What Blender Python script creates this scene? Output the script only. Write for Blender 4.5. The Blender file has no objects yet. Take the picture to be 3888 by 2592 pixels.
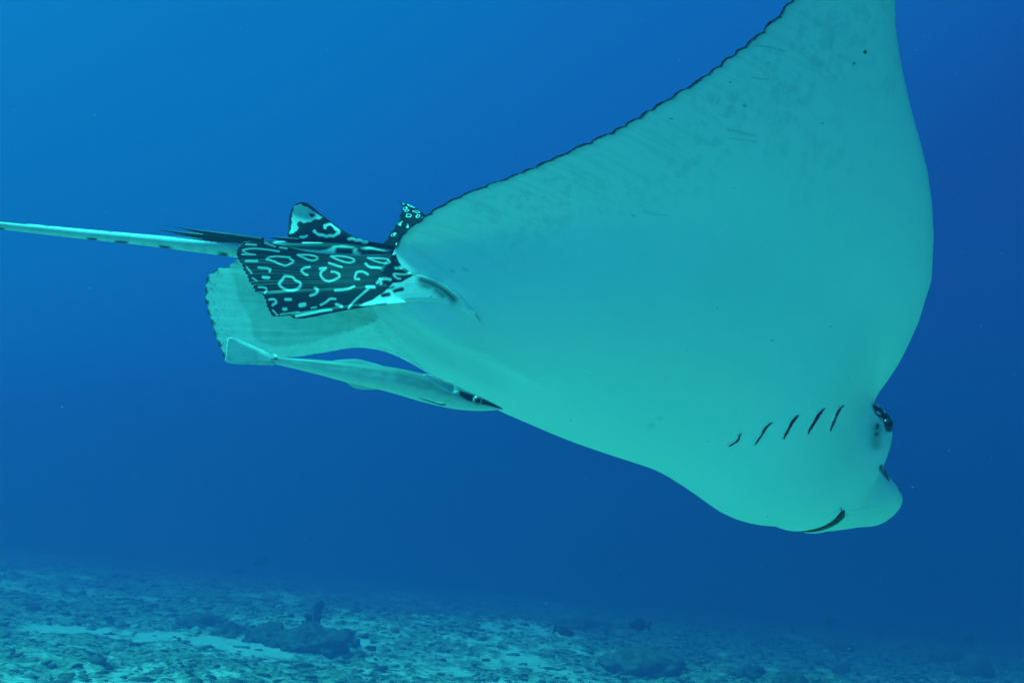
# Spotted eagle ray with a remora gliding over a rubble seabed, open water.
import bpy, bmesh, math, random
import numpy as np
from mathutils import Vector, Matrix
from mathutils.bvhtree import BVHTree

rad = np.radians
scene = bpy.context.scene
random.seed(7)
RNG = np.random.default_rng(11)

# ------------------------------------------------------------------ camera
CAM_H = 1.84                     # eye height above the seabed under the camera
PITCH = rad(5.0)                 # looking slightly up
HALF = 0.4663                    # tan of half the horizontal field of view
cam_d = bpy.data.cameras.new("camera")
cam = bpy.data.objects.new("camera", cam_d)
scene.collection.objects.link(cam)
cam_d.sensor_width = 36.0
cam_d.lens = 18.0 / HALF
cam_d.clip_start = 0.02
cam_d.clip_end = 600.0
cam.location = (0, 0, CAM_H)
cam.rotation_euler = (math.pi / 2 + PITCH, 0, 0)
scene.camera = cam

# ------------------------------------------------------------------ light
# Daylight that has come down through the water column: the reds are gone.
SUN_DIR = np.array([-0.42, -0.05, 0.90]); SUN_DIR /= np.linalg.norm(SUN_DIR)
sun_d = bpy.data.lights.new("sun", 'SUN')
sun_d.energy = 5.0
sun_d.angle = rad(8.0)           # spread by the rippled surface
sun_d.color = (0.04, 1.0, 0.80)
sun = bpy.data.objects.new("sun", sun_d)
scene.collection.objects.link(sun)
sun.location = (-6, 2, 14)
sun.rotation_euler = Vector(SUN_DIR.tolist()).to_track_quat('Z', 'Y').to_euler()

world = bpy.data.worlds.new("World")
scene.world = world
world.use_nodes = True
nt = world.node_tree
nt.nodes.clear()
w_out = nt.nodes.new("ShaderNodeOutputWorld")
w_bg = nt.nodes.new("ShaderNodeBackground")
w_tc = nt.nodes.new("ShaderNodeTexCoord")
w_dot = nt.nodes.new("ShaderNodeVectorMath"); w_dot.operation = 'DOT_PRODUCT'
WDIR = Vector((-0.62, 0.0, 0.78)).normalized()
w_dot.inputs[1].default_value = WDIR
w_map = nt.nodes.new("ShaderNodeMapRange")
w_map.inputs["From Min"].default_value = -1.0
w_map.inputs["From Max"].default_value = 1.0
w_ramp = nt.nodes.new("ShaderNodeValToRGB")
cr = w_ramp.color_ramp
WORLD_STOPS = [(0.00, (0.001, 0.018, 0.110)), (0.30, (0.003, 0.036, 0.200)), (0.45, (0.005, 0.060, 0.285)),
               (0.58, (0.004, 0.118, 0.415)), (0.70, (0.002, 0.160, 0.450)), (0.85, (0.003, 0.240, 0.560)), (1.00, (0.02, 0.50, 0.9))]
while len(cr.elements) < len(WORLD_STOPS): cr.elements.new(0.5)
for el, (p, c) in zip(cr.elements, WORLD_STOPS):
    el.position = p; el.color = (*c, 1)
cr.interpolation = 'EASE'
w_bg.inputs["Strength"].default_value = 0.57
nt.links.new(w_tc.outputs["Generated"], w_dot.inputs[0])
nt.links.new(w_dot.outputs["Value"], w_map.inputs["Value"])
nt.links.new(w_map.outputs["Result"], w_ramp.inputs["Fac"])
nt.links.new(w_ramp.outputs["Color"], w_bg.inputs["Color"])
nt.links.new(w_bg.outputs["Background"], w_out.inputs["Surface"])

scene.view_settings.view_transform = 'Standard'
scene.view_settings.look = 'None'
scene.view_settings.exposure = 1.04
scene.view_settings.gamma = 1.0
scene.view_settings.use_curve_mapping = False
cy = scene.cycles
cy.max_bounces = 6
cy.diffuse_bounces = 3
cy.glossy_bounces = 2
cy.transmission_bounces = 3
cy.volume_bounces = 2
cy.transparent_max_bounces = 6
cy.use_denoising = True
cy.caustics_reflective = False
cy.caustics_refractive = False
cy.sample_clamp_indirect = 4.0

# ------------------------------------------------------------------ helpers
COL = scene.collection

def to_world(p):
    """Camera-aligned metres (right, ahead, up) to world metres."""
    p = np.asarray(p, float)
    c, s = math.cos(PITCH), math.sin(PITCH)
    return np.stack([p[..., 0], p[..., 1] * c - p[..., 2] * s, CAM_H + p[..., 1] * s + p[..., 2] * c], -1)

FOC = 1944 / HALF
PCX, PCY = 1944, 1296
def at(px, py, d):
    """A point of the photograph at a chosen distance ahead."""
    return np.array([(px - PCX) / FOC * d, d, -(py - PCY) / FOC * d])

def link(name, me, parent=None):
    o = bpy.data.objects.new(name, me)
    COL.objects.link(o)
    if parent is not None:
        o.parent = parent
        o.matrix_parent_inverse = Matrix.Translation(parent.location).inverted()
    return o

def mesh_from(name, verts, faces, mat=None, parent=None, smooth=True, attrs=None, weld=0.0, recalc=False):
    me = bpy.data.meshes.new(name)
    verts = np.asarray(verts, float)
    me.from_pydata(verts.tolist(), [], faces if isinstance(faces, list) else np.asarray(faces).tolist())
    if attrs:
        for k, v in attrs.items():
            a = me.attributes.new(k, 'FLOAT', 'POINT')
            a.data.foreach_set("value", np.asarray(v, np.float32).ravel())
    if weld or recalc:
        bm = bmesh.new(); bm.from_mesh(me)
        if weld: bmesh.ops.remove_doubles(bm, verts=bm.verts, dist=weld)
        if recalc: bmesh.ops.recalc_face_normals(bm, faces=bm.faces)
        bm.to_mesh(me); bm.free()
    if smooth:
        me.polygons.foreach_set("use_smooth", [True] * len(me.polygons))
    if mat: me.materials.append(mat)
    me.update()
    return link(name, me, parent)

def empty(name, loc):
    o = bpy.data.objects.new(name, None)
    o.empty_display_size = 0.1
    o.location = loc
    COL.objects.link(o)
    return o

def tag(o, label=None, cat=None, group=None, kind=None):
    if label: o["label"] = label
    if cat: o["category"] = cat
    if group: o["group"] = group
    if kind: o["kind"] = kind
    return o

def grid_faces(n, m, off=0, flip=False):
    i, j = np.meshgrid(np.arange(n - 1), np.arange(m - 1), indexing='ij')
    a = off + i * m + j
    q = np.stack([a, a + m, a + m + 1, a + 1], -1).reshape(-1, 4)
    return q[:, ::-1] if flip else q

class Mat:
    """Small helper for node materials."""
    def __init__(self, name, rough=0.5, spec=0.5):
        self.m = bpy.data.materials.new(name); self.m.use_nodes = True
        self.nt = self.m.node_tree; self.nt.nodes.clear()
        self.out = self.n("ShaderNodeOutputMaterial")
        self.b = self.n("ShaderNodeBsdfPrincipled")
        self.b.inputs["Roughness"].default_value = rough
        self.b.inputs["Specular IOR Level"].default_value = spec
        self.l(self.b.outputs[0], self.out.inputs["Surface"])
    def n(self, t, **kw):
        nd = self.nt.nodes.new(t)
        for k, v in kw.items(): setattr(nd, k, v)
        return nd
    def l(self, a, b): self.nt.links.new(a, b)
    def attr(self, name):
        return self.n("ShaderNodeAttribute", attribute_name=name).outputs["Fac"]
    def noise(self, scale, detail=4, rough=.55, vec=None, dist=0):
        nd = self.n("ShaderNodeTexNoise"); nd.inputs["Scale"].default_value = scale
        nd.inputs["Detail"].default_value = detail; nd.inputs["Roughness"].default_value = rough
        nd.inputs["Distortion"].default_value = dist
        self.l(vec or self.obj(), nd.inputs["Vector"])
        return nd.outputs["Fac"]
    def obj(self, scale=None):
        if not hasattr(self, "_tc"): self._tc = self.n("ShaderNodeTexCoord")
        v = self._tc.outputs["Object"]
        if scale:
            mp = self.n("ShaderNodeMapping"); mp.inputs["Scale"].default_value = scale
            self.l(v, mp.inputs["Vector"]); v = mp.outputs["Vector"]
        return v
    def math(self, op, a, b=None, c=None, clamp=False):
        nd = self.n("ShaderNodeMath", operation=op, use_clamp=clamp)
        for i, v in enumerate((a, b, c)):
            if v is None: continue
            if isinstance(v, (int, float)): nd.inputs[i].default_value = v
            else: self.l(v, nd.inputs[i])
        return nd.outputs[0]
    def rng(self, v, a, b, c=0., d=1., smooth=True):
        nd = self.n("ShaderNodeMapRange"); nd.interpolation_type = 'SMOOTHSTEP' if smooth else 'LINEAR'
        self.l(v, nd.inputs["Value"])
        for k, x in zip(("From Min", "From Max", "To Min", "To Max"), (a, b, c, d)): nd.inputs[k].default_value = x
        return nd.outputs["Result"]
    def mix(self, f, a, b):
        nd = self.n("ShaderNodeMix", data_type='RGBA')
        for sock, v in ((nd.inputs["Factor"], f), (nd.inputs["A"], a), (nd.inputs["B"], b)):
            if isinstance(v, (int, float)): sock.default_value = v
            elif isinstance(v, tuple): sock.default_value = (*v, 1)
            else: self.l(v, sock)
        return nd.outputs["Result"]
    def bump(self, h, strength=.3, dist=.01):
        nd = self.n("ShaderNodeBump"); nd.inputs["Strength"].default_value = strength; nd.inputs["Distance"].default_value = dist
        self.l(h, nd.inputs["Height"]); self.l(nd.outputs["Normal"], self.b.inputs["Normal"])
    def col(self, c):
        if isinstance(c, tuple): self.b.inputs["Base Color"].default_value = (*c, 1)
        else: self.l(c, self.b.inputs["Base Color"])
        return self.m

# lattice value noise for heights
_PERM = RNG.random((256, 256))
def vnoise(x, y):
    xi = np.floor(x).astype(int); yi = np.floor(y).astype(int)
    fx = x - xi; fy = y - yi
    fx = fx * fx * (3 - 2 * fx); fy = fy * fy * (3 - 2 * fy)
    g = lambda a, b: _PERM[a & 255, b & 255]
    return (g(xi, yi) * (1 - fx) + g(xi + 1, yi) * fx) * (1 - fy) + (g(xi, yi + 1) * (1 - fx) + g(xi + 1, yi + 1) * fx) * fy
def fbm(x, y, oct=4, lac=2.03, gain=.5):
    s = 0; a = 1; t = 0
    for k in range(oct):
        s = s + a * vnoise(x + 17.3 * k, y - 9.1 * k); t += a
        x = x * lac; y = y * lac; a *= gain
    return s / t
def sstep(a, b, x):
    t = np.clip((x - a) / (b - a), 0, 1); return t * t * (3 - 2 * t)

# ------------------------------------------------------------------ seabed
SLOPE = (-.097, -.112)
K = 1.6                          # size of the seabed's features
def plane_hit(px, py):
    """Where the sight line through a photograph pixel meets the sloping sea floor."""
    d = to_world(at(px, py, 1.)) - np.array([0, 0, CAM_H])
    t = CAM_H / max(SLOPE[0] * d[0] + SLOPE[1] * d[1] - d[2], .004)
    return d[0] * t, d[1] * t
def wseg(px_pts):
    return np.array([plane_hit(*p) for p in px_pts])
SAND_LINES = [([(180, 2350), (420, 2365), (650, 2385), (820, 2400), (960, 2425)], .42), ([(230, 2300), (60, 2285)], .10), ([(820, 2560), (900, 2545)], .22), ([(150, 2310), (220, 2315)], .16), ([(1900, 2480), (2100, 2530), (2250, 2580)], .26),
              ([(2530, 2520), (2580, 2540)], .20), ([(1960, 2380), (2060, 2440)], .22), ([(2680, 2570), (2760, 2590)], .4), ([(2960, 2400), (3080, 2430)], .4), ([(1300, 2490), (1440, 2510)], .25), ([(1080, 2240), (1110, 2290)], .25), ([(2030, 2265), (2090, 2290)], .35)]
DARK_LINES = [([(660, 2350), (790, 2360), (930, 2400), (1080, 2425), (1280, 2470)], .28), ([(2150, 2340), (2260, 2370), (2400, 2420), (2480, 2490), (2520, 2560)], .75), ([(0, 2330), (120, 2330)], .45), ([(2990, 2570), (3060, 2590)], .6)]
def line_d(x, y, pts):
    p = np.stack([np.ravel(x), np.ravel(y)], -1); best = np.full(len(p), 1e9)
    for a, b in zip(pts[:-1], pts[1:]):
        ab = b - a; t = np.clip(((p - a) @ ab) / (ab @ ab), 0, 1)
        best = np.minimum(best, np.hypot(*(p - a - t[:, None] * ab).T))
    return best.reshape(np.shape(x))
SANDW = [(wseg(a), r * K) for a, r in SAND_LINES]; DARKW = [(wseg(a), r * K) for a, r in DARK_LINES]
def sand_mask(x, y):
    """1 where pale sand lies bare, 0 under rubble and algae."""
    u, t = x / K, y / K
    n = fbm(u * .45 + 3.1, t * .33 + 8.7, 3)
    m = fbm(u * 2.6 + 1.7, t * 2.2 + .3, 3)
    k = fbm(u * 8.5 + 5.7, t * 7.0 + 2.3, 3)
    v = n * .36 + m * .32 + k * .32
    for pts, r in SANDW: v = v + .17 * np.exp(-(line_d(x, y, pts) / r) ** 2)
    for pts, r in DARKW: v = v - .14 * np.exp(-(line_d(x, y, pts) / r) ** 2)
    v = v - .02 * (1 - sstep(3 * K, 7 * K, np.hypot(x, y))) - .06 * sstep(12 * K, 24 * K, np.hypot(x, y))  # less bare sand out of view near the camera, to dim bounce on the belly
    return sstep(.45, .66, v)
def ground(x, y):
    u, t = x / K, y / K
    xs = 34 * K * np.tanh(u / 34)
    base = SLOPE[0] * xs + SLOPE[1] * y - .00015 * K * np.clip(t - 16, 0, 70) ** 2
    big = (fbm(u * .16 + 5.2, t * .16 + 1.1, 3) - .5) * .5 * K * sstep(2, 14, np.hypot(u, t))
    sm = sand_mask(x, y)
    lumps = (fbm(u * 2.4, t * 2.4, 3) - .42) * .20 * K * (1 - sm) + (fbm(u * 9., t * 9., 3) - .5) * .055 * K * (1 - .7 * sm)
    return base + big + lumps
def ground_hit(px, py):
    """The same, on the uneven floor."""
    d = to_world(at(px, py, 1.)) - np.array([0, 0, CAM_H])
    t = np.linspace(3, 110, 1800)
    x, y, z = d[0] * t, d[1] * t, CAM_H + d[2] * t
    k = np.flatnonzero(z < ground(x, y))
    i = k[0] if len(k) else len(t) - 1
    return np.array([x[i], y[i], float(ground(x[i:i + 1], y[i:i + 1])[0])]), t[i]
def make_seabed():
    na_f, na_b, nr = 620, 110, 430
    ang = np.concatenate([np.linspace(-rad(33), rad(33), na_f), np.linspace(rad(33), rad(327), na_b)[1:-1]])
    r = .6 * (125 / .6) ** (np.linspace(0, 1, nr))
    A, R = np.meshgrid(ang, r, indexing='ij')
    X = np.sin(A) * R; Y = np.cos(A) * R
    Z = ground(X, Y)
    n = len(ang)
    V = np.stack([X, Y, Z], -1).reshape(-1, 3)
    F = grid_faces(n, nr)
    j = np.arange(nr - 1)
    F = np.concatenate([F, np.stack([(n - 1) * nr + j, j, j + 1, (n - 1) * nr + j + 1], -1)])
    fan = [[i * nr, ((i + 1) % n) * nr, len(V)] for i in range(n)]
    V = np.concatenate([V, [[0, 0, float(ground(np.array(0.), np.array(0.)))]]])
    M = Mat("seabed_sand", rough=.9, spec=.1)
    s = M.attr("sand")
    fine = M.noise(10, 6, .65)
    med = M.noise(2.6, 5, .6)
    f = M.math('ADD', M.math('MULTIPLY', s, .92), M.math('MULTIPLY', M.math('SUBTRACT', fine, .5), 2.8))
    f = M.rng(M.math('ADD', f, M.math('MULTIPLY', M.math('SUBTRACT', med, .5), 1.0)), .05, .85)
    turf = M.mix(M.rng(M.noise(7, 6, .7), .32, .70), (.10, .13, .07), (.44, .46, .31))
    blot = M.rng(M.math('ADD', M.math('MULTIPLY', M.noise(3.4, 5, .65), .6), M.math('MULTIPLY', M.noise(14, 4, .6), .4)), .50, .42)
    algae = M.mix(M.math('MULTIPLY', blot, .95), turf, (.025, .036, .022))
    sand = M.mix(M.noise(19, 3), (.62, .60, .50), (.82, .80, .70))
    M.bump(M.noise(16, 5, .7), .7, .05)
    o = mesh_from("seabed", V, F[:, ::-1].tolist() + [f_ for f_ in fan], M.col(M.mix(f, algae, sand)),
                  attrs={"sand": np.append(sand_mask(X, Y).ravel(), 0)}, recalc=False)
    tag(o, kind="structure")
    return o
seabed = make_seabed()

# ------------------------------------------------------------------ eagle ray: body
# Body frame: f ahead, r to the animal's right, u to its back; x runs along f,
# w is the arc length out along the wing, which is bent by ARC.
def body_frame(psi, al, rho):
    f = np.array([np.cos(psi) * np.cos(al), np.sin(psi) * np.cos(al), -np.sin(al)])
    u0 = np.array([0, 0, 1.]) - f * f[2]; u0 /= np.linalg.norm(u0)
    r0 = np.cross(f, u0)
    return f, np.cos(rho) * r0 + np.sin(rho) * u0, np.cos(rho) * u0 - np.sin(rho) * r0
RF, RR, RU = body_frame(rad(12), rad(26), rad(44))
RO = at(2420, 1468, 2.35)
XS = np.linspace(-3.2, .8, 801)
def centreline():
    t = np.clip((-.22 - XS) / .55, 0, 1); t = t * t * (3 - 2 * t)
    ft = np.array([np.cos(rad(2)) * np.cos(rad(4.6)), np.sin(rad(2)), -np.sin(rad(4.6))]); ft /= np.linalg.norm(ft)
    d = (1 - t)[:, None] * RF + t[:, None] * ft; d /= np.linalg.norm(d, axis=1)[:, None]
    i0 = int(np.argmin(abs(XS))); P = np.zeros((len(XS), 3)); P[i0] = RO; h = XS[1] - XS[0]
    for i in range(i0 + 1, len(XS)): P[i] = P[i - 1] + d[i - 1] * h
    for i in range(i0 - 1, -1, -1): P[i] = P[i + 1] - d[i + 1] * h
    return P
CLP = centreline()
WS = np.linspace(0, 1.3, 651)
def arc(keys):
    d = rad(np.interp(WS, *zip(*keys)))
    d = np.convolve(np.pad(d, 30, mode='edge'), np.ones(61) / 61, 'valid'); d = d - d[0] * np.exp(-(WS / .04) ** 2)
    h = WS[1] - WS[0]
    return (np.concatenate([[0], np.cumsum(np.cos(d[:-1]) * h)]), np.concatenate([[0], np.cumsum(np.sin(d[:-1]) * h)]), d)
ARC = {1: arc([(0, 0), (.1, 0), (.4, 22), (.7, 34), (1, 38), (1.2, 30)]),
       -1: arc([(0, 0), (.04, 0), (.10, 105), (.385, 105), (.41, -40), (.5, -40), (.6, 40), (1.2, 60)])}
def tab(T, v): return np.interp(v, *zip(*T))
LX = np.linspace(-.3, .75, 211)
LB = np.convolve(np.pad(np.interp(LX, [-.3, .28, .42, .5, .56, .7], [0, 0, .022, .045, .03, 0]), 8, mode='edge'), np.ones(17) / 17, 'valid')
def mid(x, w, side=1):
    """Point and back-facing normal of the body's middle sheet."""
    x = np.asarray(x, float); w = np.asarray(w, float)
    lf = np.interp(x, LX, LB) * np.clip(w / .17, 0, 1.15) ** 2 * (1 - sstep(.2, .38, w))
    R, U, d = ARC[side]
    up = np.interp(w, WS, U)
    if side < 0:                                   # far wing: rear corner curled up and swept back
        up = up * (1 - .6 * sstep(0, .22, x - tab(TE_T, w)) * np.clip((.62 - w) / .2, 0, 1))
        x = x - np.minimum(.205 * (np.clip(w - .08, 0, 1) / .3) ** 1.8, .215)
    C = np.stack([np.interp(x, XS, CLP[:, k]) for k in range(3)], -1)
    P = C + (np.interp(w, WS, R) * side)[..., None] * RR + (up + lf)[..., None] * RU
    dd = np.interp(w, WS, d)
    return P, np.cos(dd)[..., None] * RU - (np.sin(dd) * side)[..., None] * RR
# rear and front outline of the right half (w, x): tail, free rear lobe, wing, tip / snout, head, wing
TE_T = [(0, -.60), (.02, -.60), (.04, -.60), (.066, -.598), (.085, -.598), (.1, -.6), (.119, -.602), (.144, -.599), (.172, -.585), (.211, -.567), (.245, -.543), (.275, -.514), (.303, -.485), (.330, -.456), (.357, -.434), (.390, -.407), (.423, -.380), (.455, -.353), (.496, -.323), (.549, -.292), (.589, -.268), (.640, -.237), (.682, -.218), (.730, -.194), (.775, -.176), (.838, -.159), (.9, -.147), (.98, -.142), (1.05, -.15), (1.1, -.172), (1.125, -.2)]
LE_T = [(0, .670), (.016, .668), (.036, .664), (.054, .656), (.067, .640), (.077, .618), (.088, .589), (.099, .565), (.112, .551), (.130, .542), (.153, .536), (.174, .531), (.187, .523), (.195, .509), (.203, .481), (.210, .462), (.216, .450), (.246, .438), (.305, .423), (.354, .412), (.432, .395), (.519, .366), (.593, .320), (.648, .279), (.695, .238), (.738, .192), (.78, .146), (.821, .105), (.857, .073), (.89, .045), (.934, .018), (.99, -.028), (1.05, -.09), (1.09, -.14), (1.115, -.178), (1.125, -.199)]
# half width and depth of the solid body along x
W_T = [(-0.62, 0.1), (-0.5, 0.18), (-0.4, 0.27), (-0.3, 0.36), (-0.2, 0.45), (-0.05, 0.55), (0.15, 0.58), (0.27, 0.5), (0.36, 0.36), (0.41, 0.26), (0.45, 0.216), (0.462, 0.21), (0.481, 0.203), (0.509, 0.195), (0.523, 0.187), (0.531, 0.174), (0.536, 0.153), (0.542, 0.13), (0.551, 0.112), (0.565, 0.099), (0.589, 0.088), (0.618, 0.077), (0.64, 0.067), (0.656, 0.054), (0.664, 0.036), (0.668, 0.016), (0.67, 0.0001)]
Q_T = [(-.6, 1.5), (-.4, 2.0), (-.2, 2.5), (.2, 2.5), (.33, 1.7), (.41, .9), (.45, .6), (.49, .5), (1, .5)]
HV = [(-0.66, 0.05), (-0.6, 0.095), (-0.55, 0.11), (-0.5, 0.122), (-0.45, 0.132), (-0.4, 0.1379), (-0.37, 0.1376), (-0.34, 0.1379), (-0.31, 0.1397), (-0.28, 0.1413), (-0.25, 0.1419), (-0.22, 0.1406), (-0.19, 0.1378), (-0.16, 0.135), (-0.13, 0.1323), (-0.1, 0.1295), (-0.07, 0.1262), (-0.04, 0.122), (-0.01, 0.1175), (0.02, 0.1127), (0.05, 0.1076), (0.08, 0.1025), (0.11, 0.0974), (0.14, 0.094), (0.17, 0.0949), (0.2, 0.0991), (0.23, 0.1038), (0.26, 0.1098), (0.29, 0.1175), (0.32, 0.1241), (0.35, 0.1261), (0.38, 0.1246), (0.41, 0.1196), (0.44, 0.1111), (0.47, 0.1019), (0.5, 0.095), (0.53, 0.0876), (0.56, 0.0753), (0.59, 0.058), (0.62, 0.039), (0.65, 0.024), (0.662, 0.015), (0.67, 0.0)]
HB = [(-.66, .01), (-.55, .03), (-.43, .05), (-.3, .075), (-.1, .1), (.15, .11), (.35, .10), (.46, .08), (.52, .065), (.58, .05), (.63, .04), (.66, .025), (.67, 0)]
def thick(x, w, H):
    W = tab(W_T, x); z = np.clip(1 - (w / np.maximum(W, 1e-5)) ** 2, 0, 1)
    e = np.clip((x - tab(TE_T, w)) / .2, 0, 1); g = sstep(.19, .27, w); k = np.clip((tab(LE_T, w) - x) / .14, 0, 1); k = 1 - g * (1 - np.sqrt(k * (2 - k)))
    tb = tab(H, x) * z ** tab(Q_T, x) * np.sqrt(e * (2 - e)) * k
    le = tab(LE_T, np.maximum(w, .222)); te = tab(TE_T, np.maximum(w, .11))
    t = np.clip((le - x) / (le - te), 0, 1)
    g = (0.2969 * np.sqrt(t) - .126 * t - .3516 * t ** 2 + .2843 * t ** 3 - .1036 * t ** 4) / .1
    tw = np.interp(w, [0, .2, .4, .7, 1, 1.125], [.055, .05, .033, .018, .008, .003]) * g
    return np.sqrt(tb ** 2 + tw ** 2)
WL = np.unique(np.concatenate([np.linspace(0, .07, 16), np.linspace(.074, .22, 42), np.linspace(.2225, .95, 260), np.linspace(.953, 1.125, 40)]))
NS = 170
def seg_dist(p, pts):
    """Distance of points p (n,2) to a polyline."""
    pts = np.asarray(pts, float); best = np.full(len(p), 1e9)
    if len(pts) == 1: return np.hypot(*(p - pts[0]).T)
    for a, b in zip(pts[:-1], pts[1:]):
        ab = b - a; t = np.clip(((p - a) @ ab) / max(ab @ ab, 1e-9), 0, 1)
        best = np.minimum(best, np.hypot(*(p - a - t[:, None] * ab).T))
    return best
def in_poly(p, poly):
    poly = np.asarray(poly, float); x, y = p[:, 0], p[:, 1]; c = np.zeros(len(p), bool)
    for (x1, y1), (x2, y2) in zip(poly, np.roll(poly, -1, 0)):
        if y1 == y2: continue
        c ^= ((y1 > y) != (y2 > y)) & (x < (x2 - x1) * (y - y1) / (y2 - y1) + x1)
    return c
def poly_sd(p, poly):
    d = seg_dist(p, list(poly) + [poly[0]]); return np.where(in_poly(p, poly), -d, d)
def proj(p): return np.stack([PCX + FOC * p[:, 0] / p[:, 1], PCY - FOC * p[:, 2] / p[:, 1]], -1)
def head_marks(Q):
    """Dark pigment round the eye and the nostril, drawn on the head's side."""
    q = (proj(Q) - (2800, 1400)) / .4464
    d = poly_sd(q, [(1140, 295), (1200, 310), (1285, 370), (1345, 440), (1345, 500), (1300, 530), (1262, 528), (1252, 490), (1240, 455), (1208, 420), (1170, 378)])
    d = np.where((seg_dist(q, [(1180, 365), (1215, 385)]) < 8) | (seg_dist(q, [(1232, 430), (1240, 445)]) < 7), 20, d)
    for pts, r in (([(1195, 480), (1185, 510)], 15), ([(1190, 545), (1180, 560)], 16), ([(1222, 825), (1215, 850), (1250, 890), (1285, 935)], 13)):
        d = np.minimum(d, seg_dist(q, pts) - r)
    soft = .45 * np.exp(-(np.maximum(seg_dist(q, [(1190, 500), (1175, 640)]) - 10, 0) / 45) ** 2)
    # nicks, dots and scratches on the wing
    z = (proj(Q) - (2300, 0)) / .5952; m = np.zeros(len(z))
    for pts, r, k in (([(1655, 332)], 12, 1.), ([(1584, 406)], 7, .9), ([(795, 525)], 6, .8), ([(1036, 402)], 6, .8), ([(888, 676)], 8, .6), ([(418, 760)], 8, .6), ([(1384, 786)], 6, .6), ([(175, 1372)], 6, .6),
                      ([(765, 824), (860, 842), (970, 866)], 4, .26), ([(790, 882), (965, 906)], 5, .20), ([(860, 850), (930, 862)], 9, .25), ([(930, 495), (1025, 508)], 5, .30), ([(940, 292), (1040, 300), (1150, 330)], 4, .30), ([(225, 1345), (300, 1362), (400, 1380)], 4, .2), ([(740, 740), (800, 750)], 4, .2)):
        m = np.maximum(m, k * sstep(r + 3, r - 3, seg_dist(z, pts)))
    g = proj(Q)
    for pts, r, k in (([(1714, 1026)], 5, .7), ([(1762, 1022), (1775, 1026)], 5, .3), ([(1733, 1308)], 5, .6), ([(2368, 1708)], 4, .7), ([(2777, 1819)], 5, .9), ([(2440, 1640), (2510, 1585)], 3, .18), ([(3015, 1985)], 4, .6)):
        m = np.maximum(m, k * sstep(r + 3, r - 2, seg_dist(g, pts)))
    return np.maximum(np.maximum(sstep(9, -9, d), soft), m)
def groove(x, ws):
    """Shallow fold along the middle of the hind belly."""
    return .015 * np.exp(-((ws + .014) / .017) ** 2) * sstep(-.58, -.40, x) * sstep(-.16, -.32, x)
def ray_sheets():
    t = np.linspace(0, 1, NS); s = .6 * (.5 - .5 * np.cos(np.pi * t)) + .4 * t
    te = tab(TE_T, WL); le = tab(LE_T, WL)
    ker = np.ones(21) / 21                                  # round the outline's corners
    sm_ = lambda v: np.where((WL > .24) & (WL < .94), np.convolve(np.pad(v, 10, mode='edge'), ker, 'valid'), v)
    te = sm_(te); le = sm_(le)
    # scalloped hind margin of the wings
    arc_te = np.concatenate([[0], np.cumsum(np.hypot(np.diff(te), np.diff(WL)))])
    scal = np.abs(np.sin(np.pi * (arc_te + .008 * np.sin(arc_te * 31) + .003 * np.sin(arc_te * 97)) / .0345)) ** .8
    te = te + np.where(WL > .09, (.5 - scal) * .0050 * (.5 + .9 * vnoise(arc_te * 22, arc_te * 0)) * sstep(.09, .16, WL), 0) + (RNG.random(len(WL)) - .5) * .0012 * (WL > .1)
    X = te[:, None] + (le - te)[:, None] * s[None]; Wm = np.repeat(WL[:, None], NS, 1)
    Wn = np.repeat(WL[:, None], NS, 1)
    V = []; F = []; A = {k: [] for k in ("back", "rear", "front", "out", "along", "mark")}
    off = 0
    for side in (1, -1):
        P, N = mid(X, Wm, side)
        for sheet, H in ((-1, HV), (1, HB)):
            Q = P + N * (sheet * (thick(X, Wm, H) - (groove(X, Wm * side) if sheet < 0 else 0)))[..., None]
            V.append(to_world(Q).reshape(-1, 3))
            A["mark"].append(head_marks(Q.reshape(-1, 3)) if side > 0 else np.zeros(X.size))
            F.append(grid_faces(len(WL), NS, off, flip=(side * sheet > 0)))
            off += Q.shape[0] * Q.shape[1]
            A["back"].append(np.full(X.size, float(sheet > 0)))
            A["rear"].append((X - te[:, None]).ravel())
            A["front"].append((le[:, None] - X).ravel())
            A["out"].append((Wn * side).ravel()); A["along"].append(X.ravel())
    return np.concatenate(V), np.concatenate(F), {k: np.concatenate(v) for k, v in A.items()}

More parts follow.
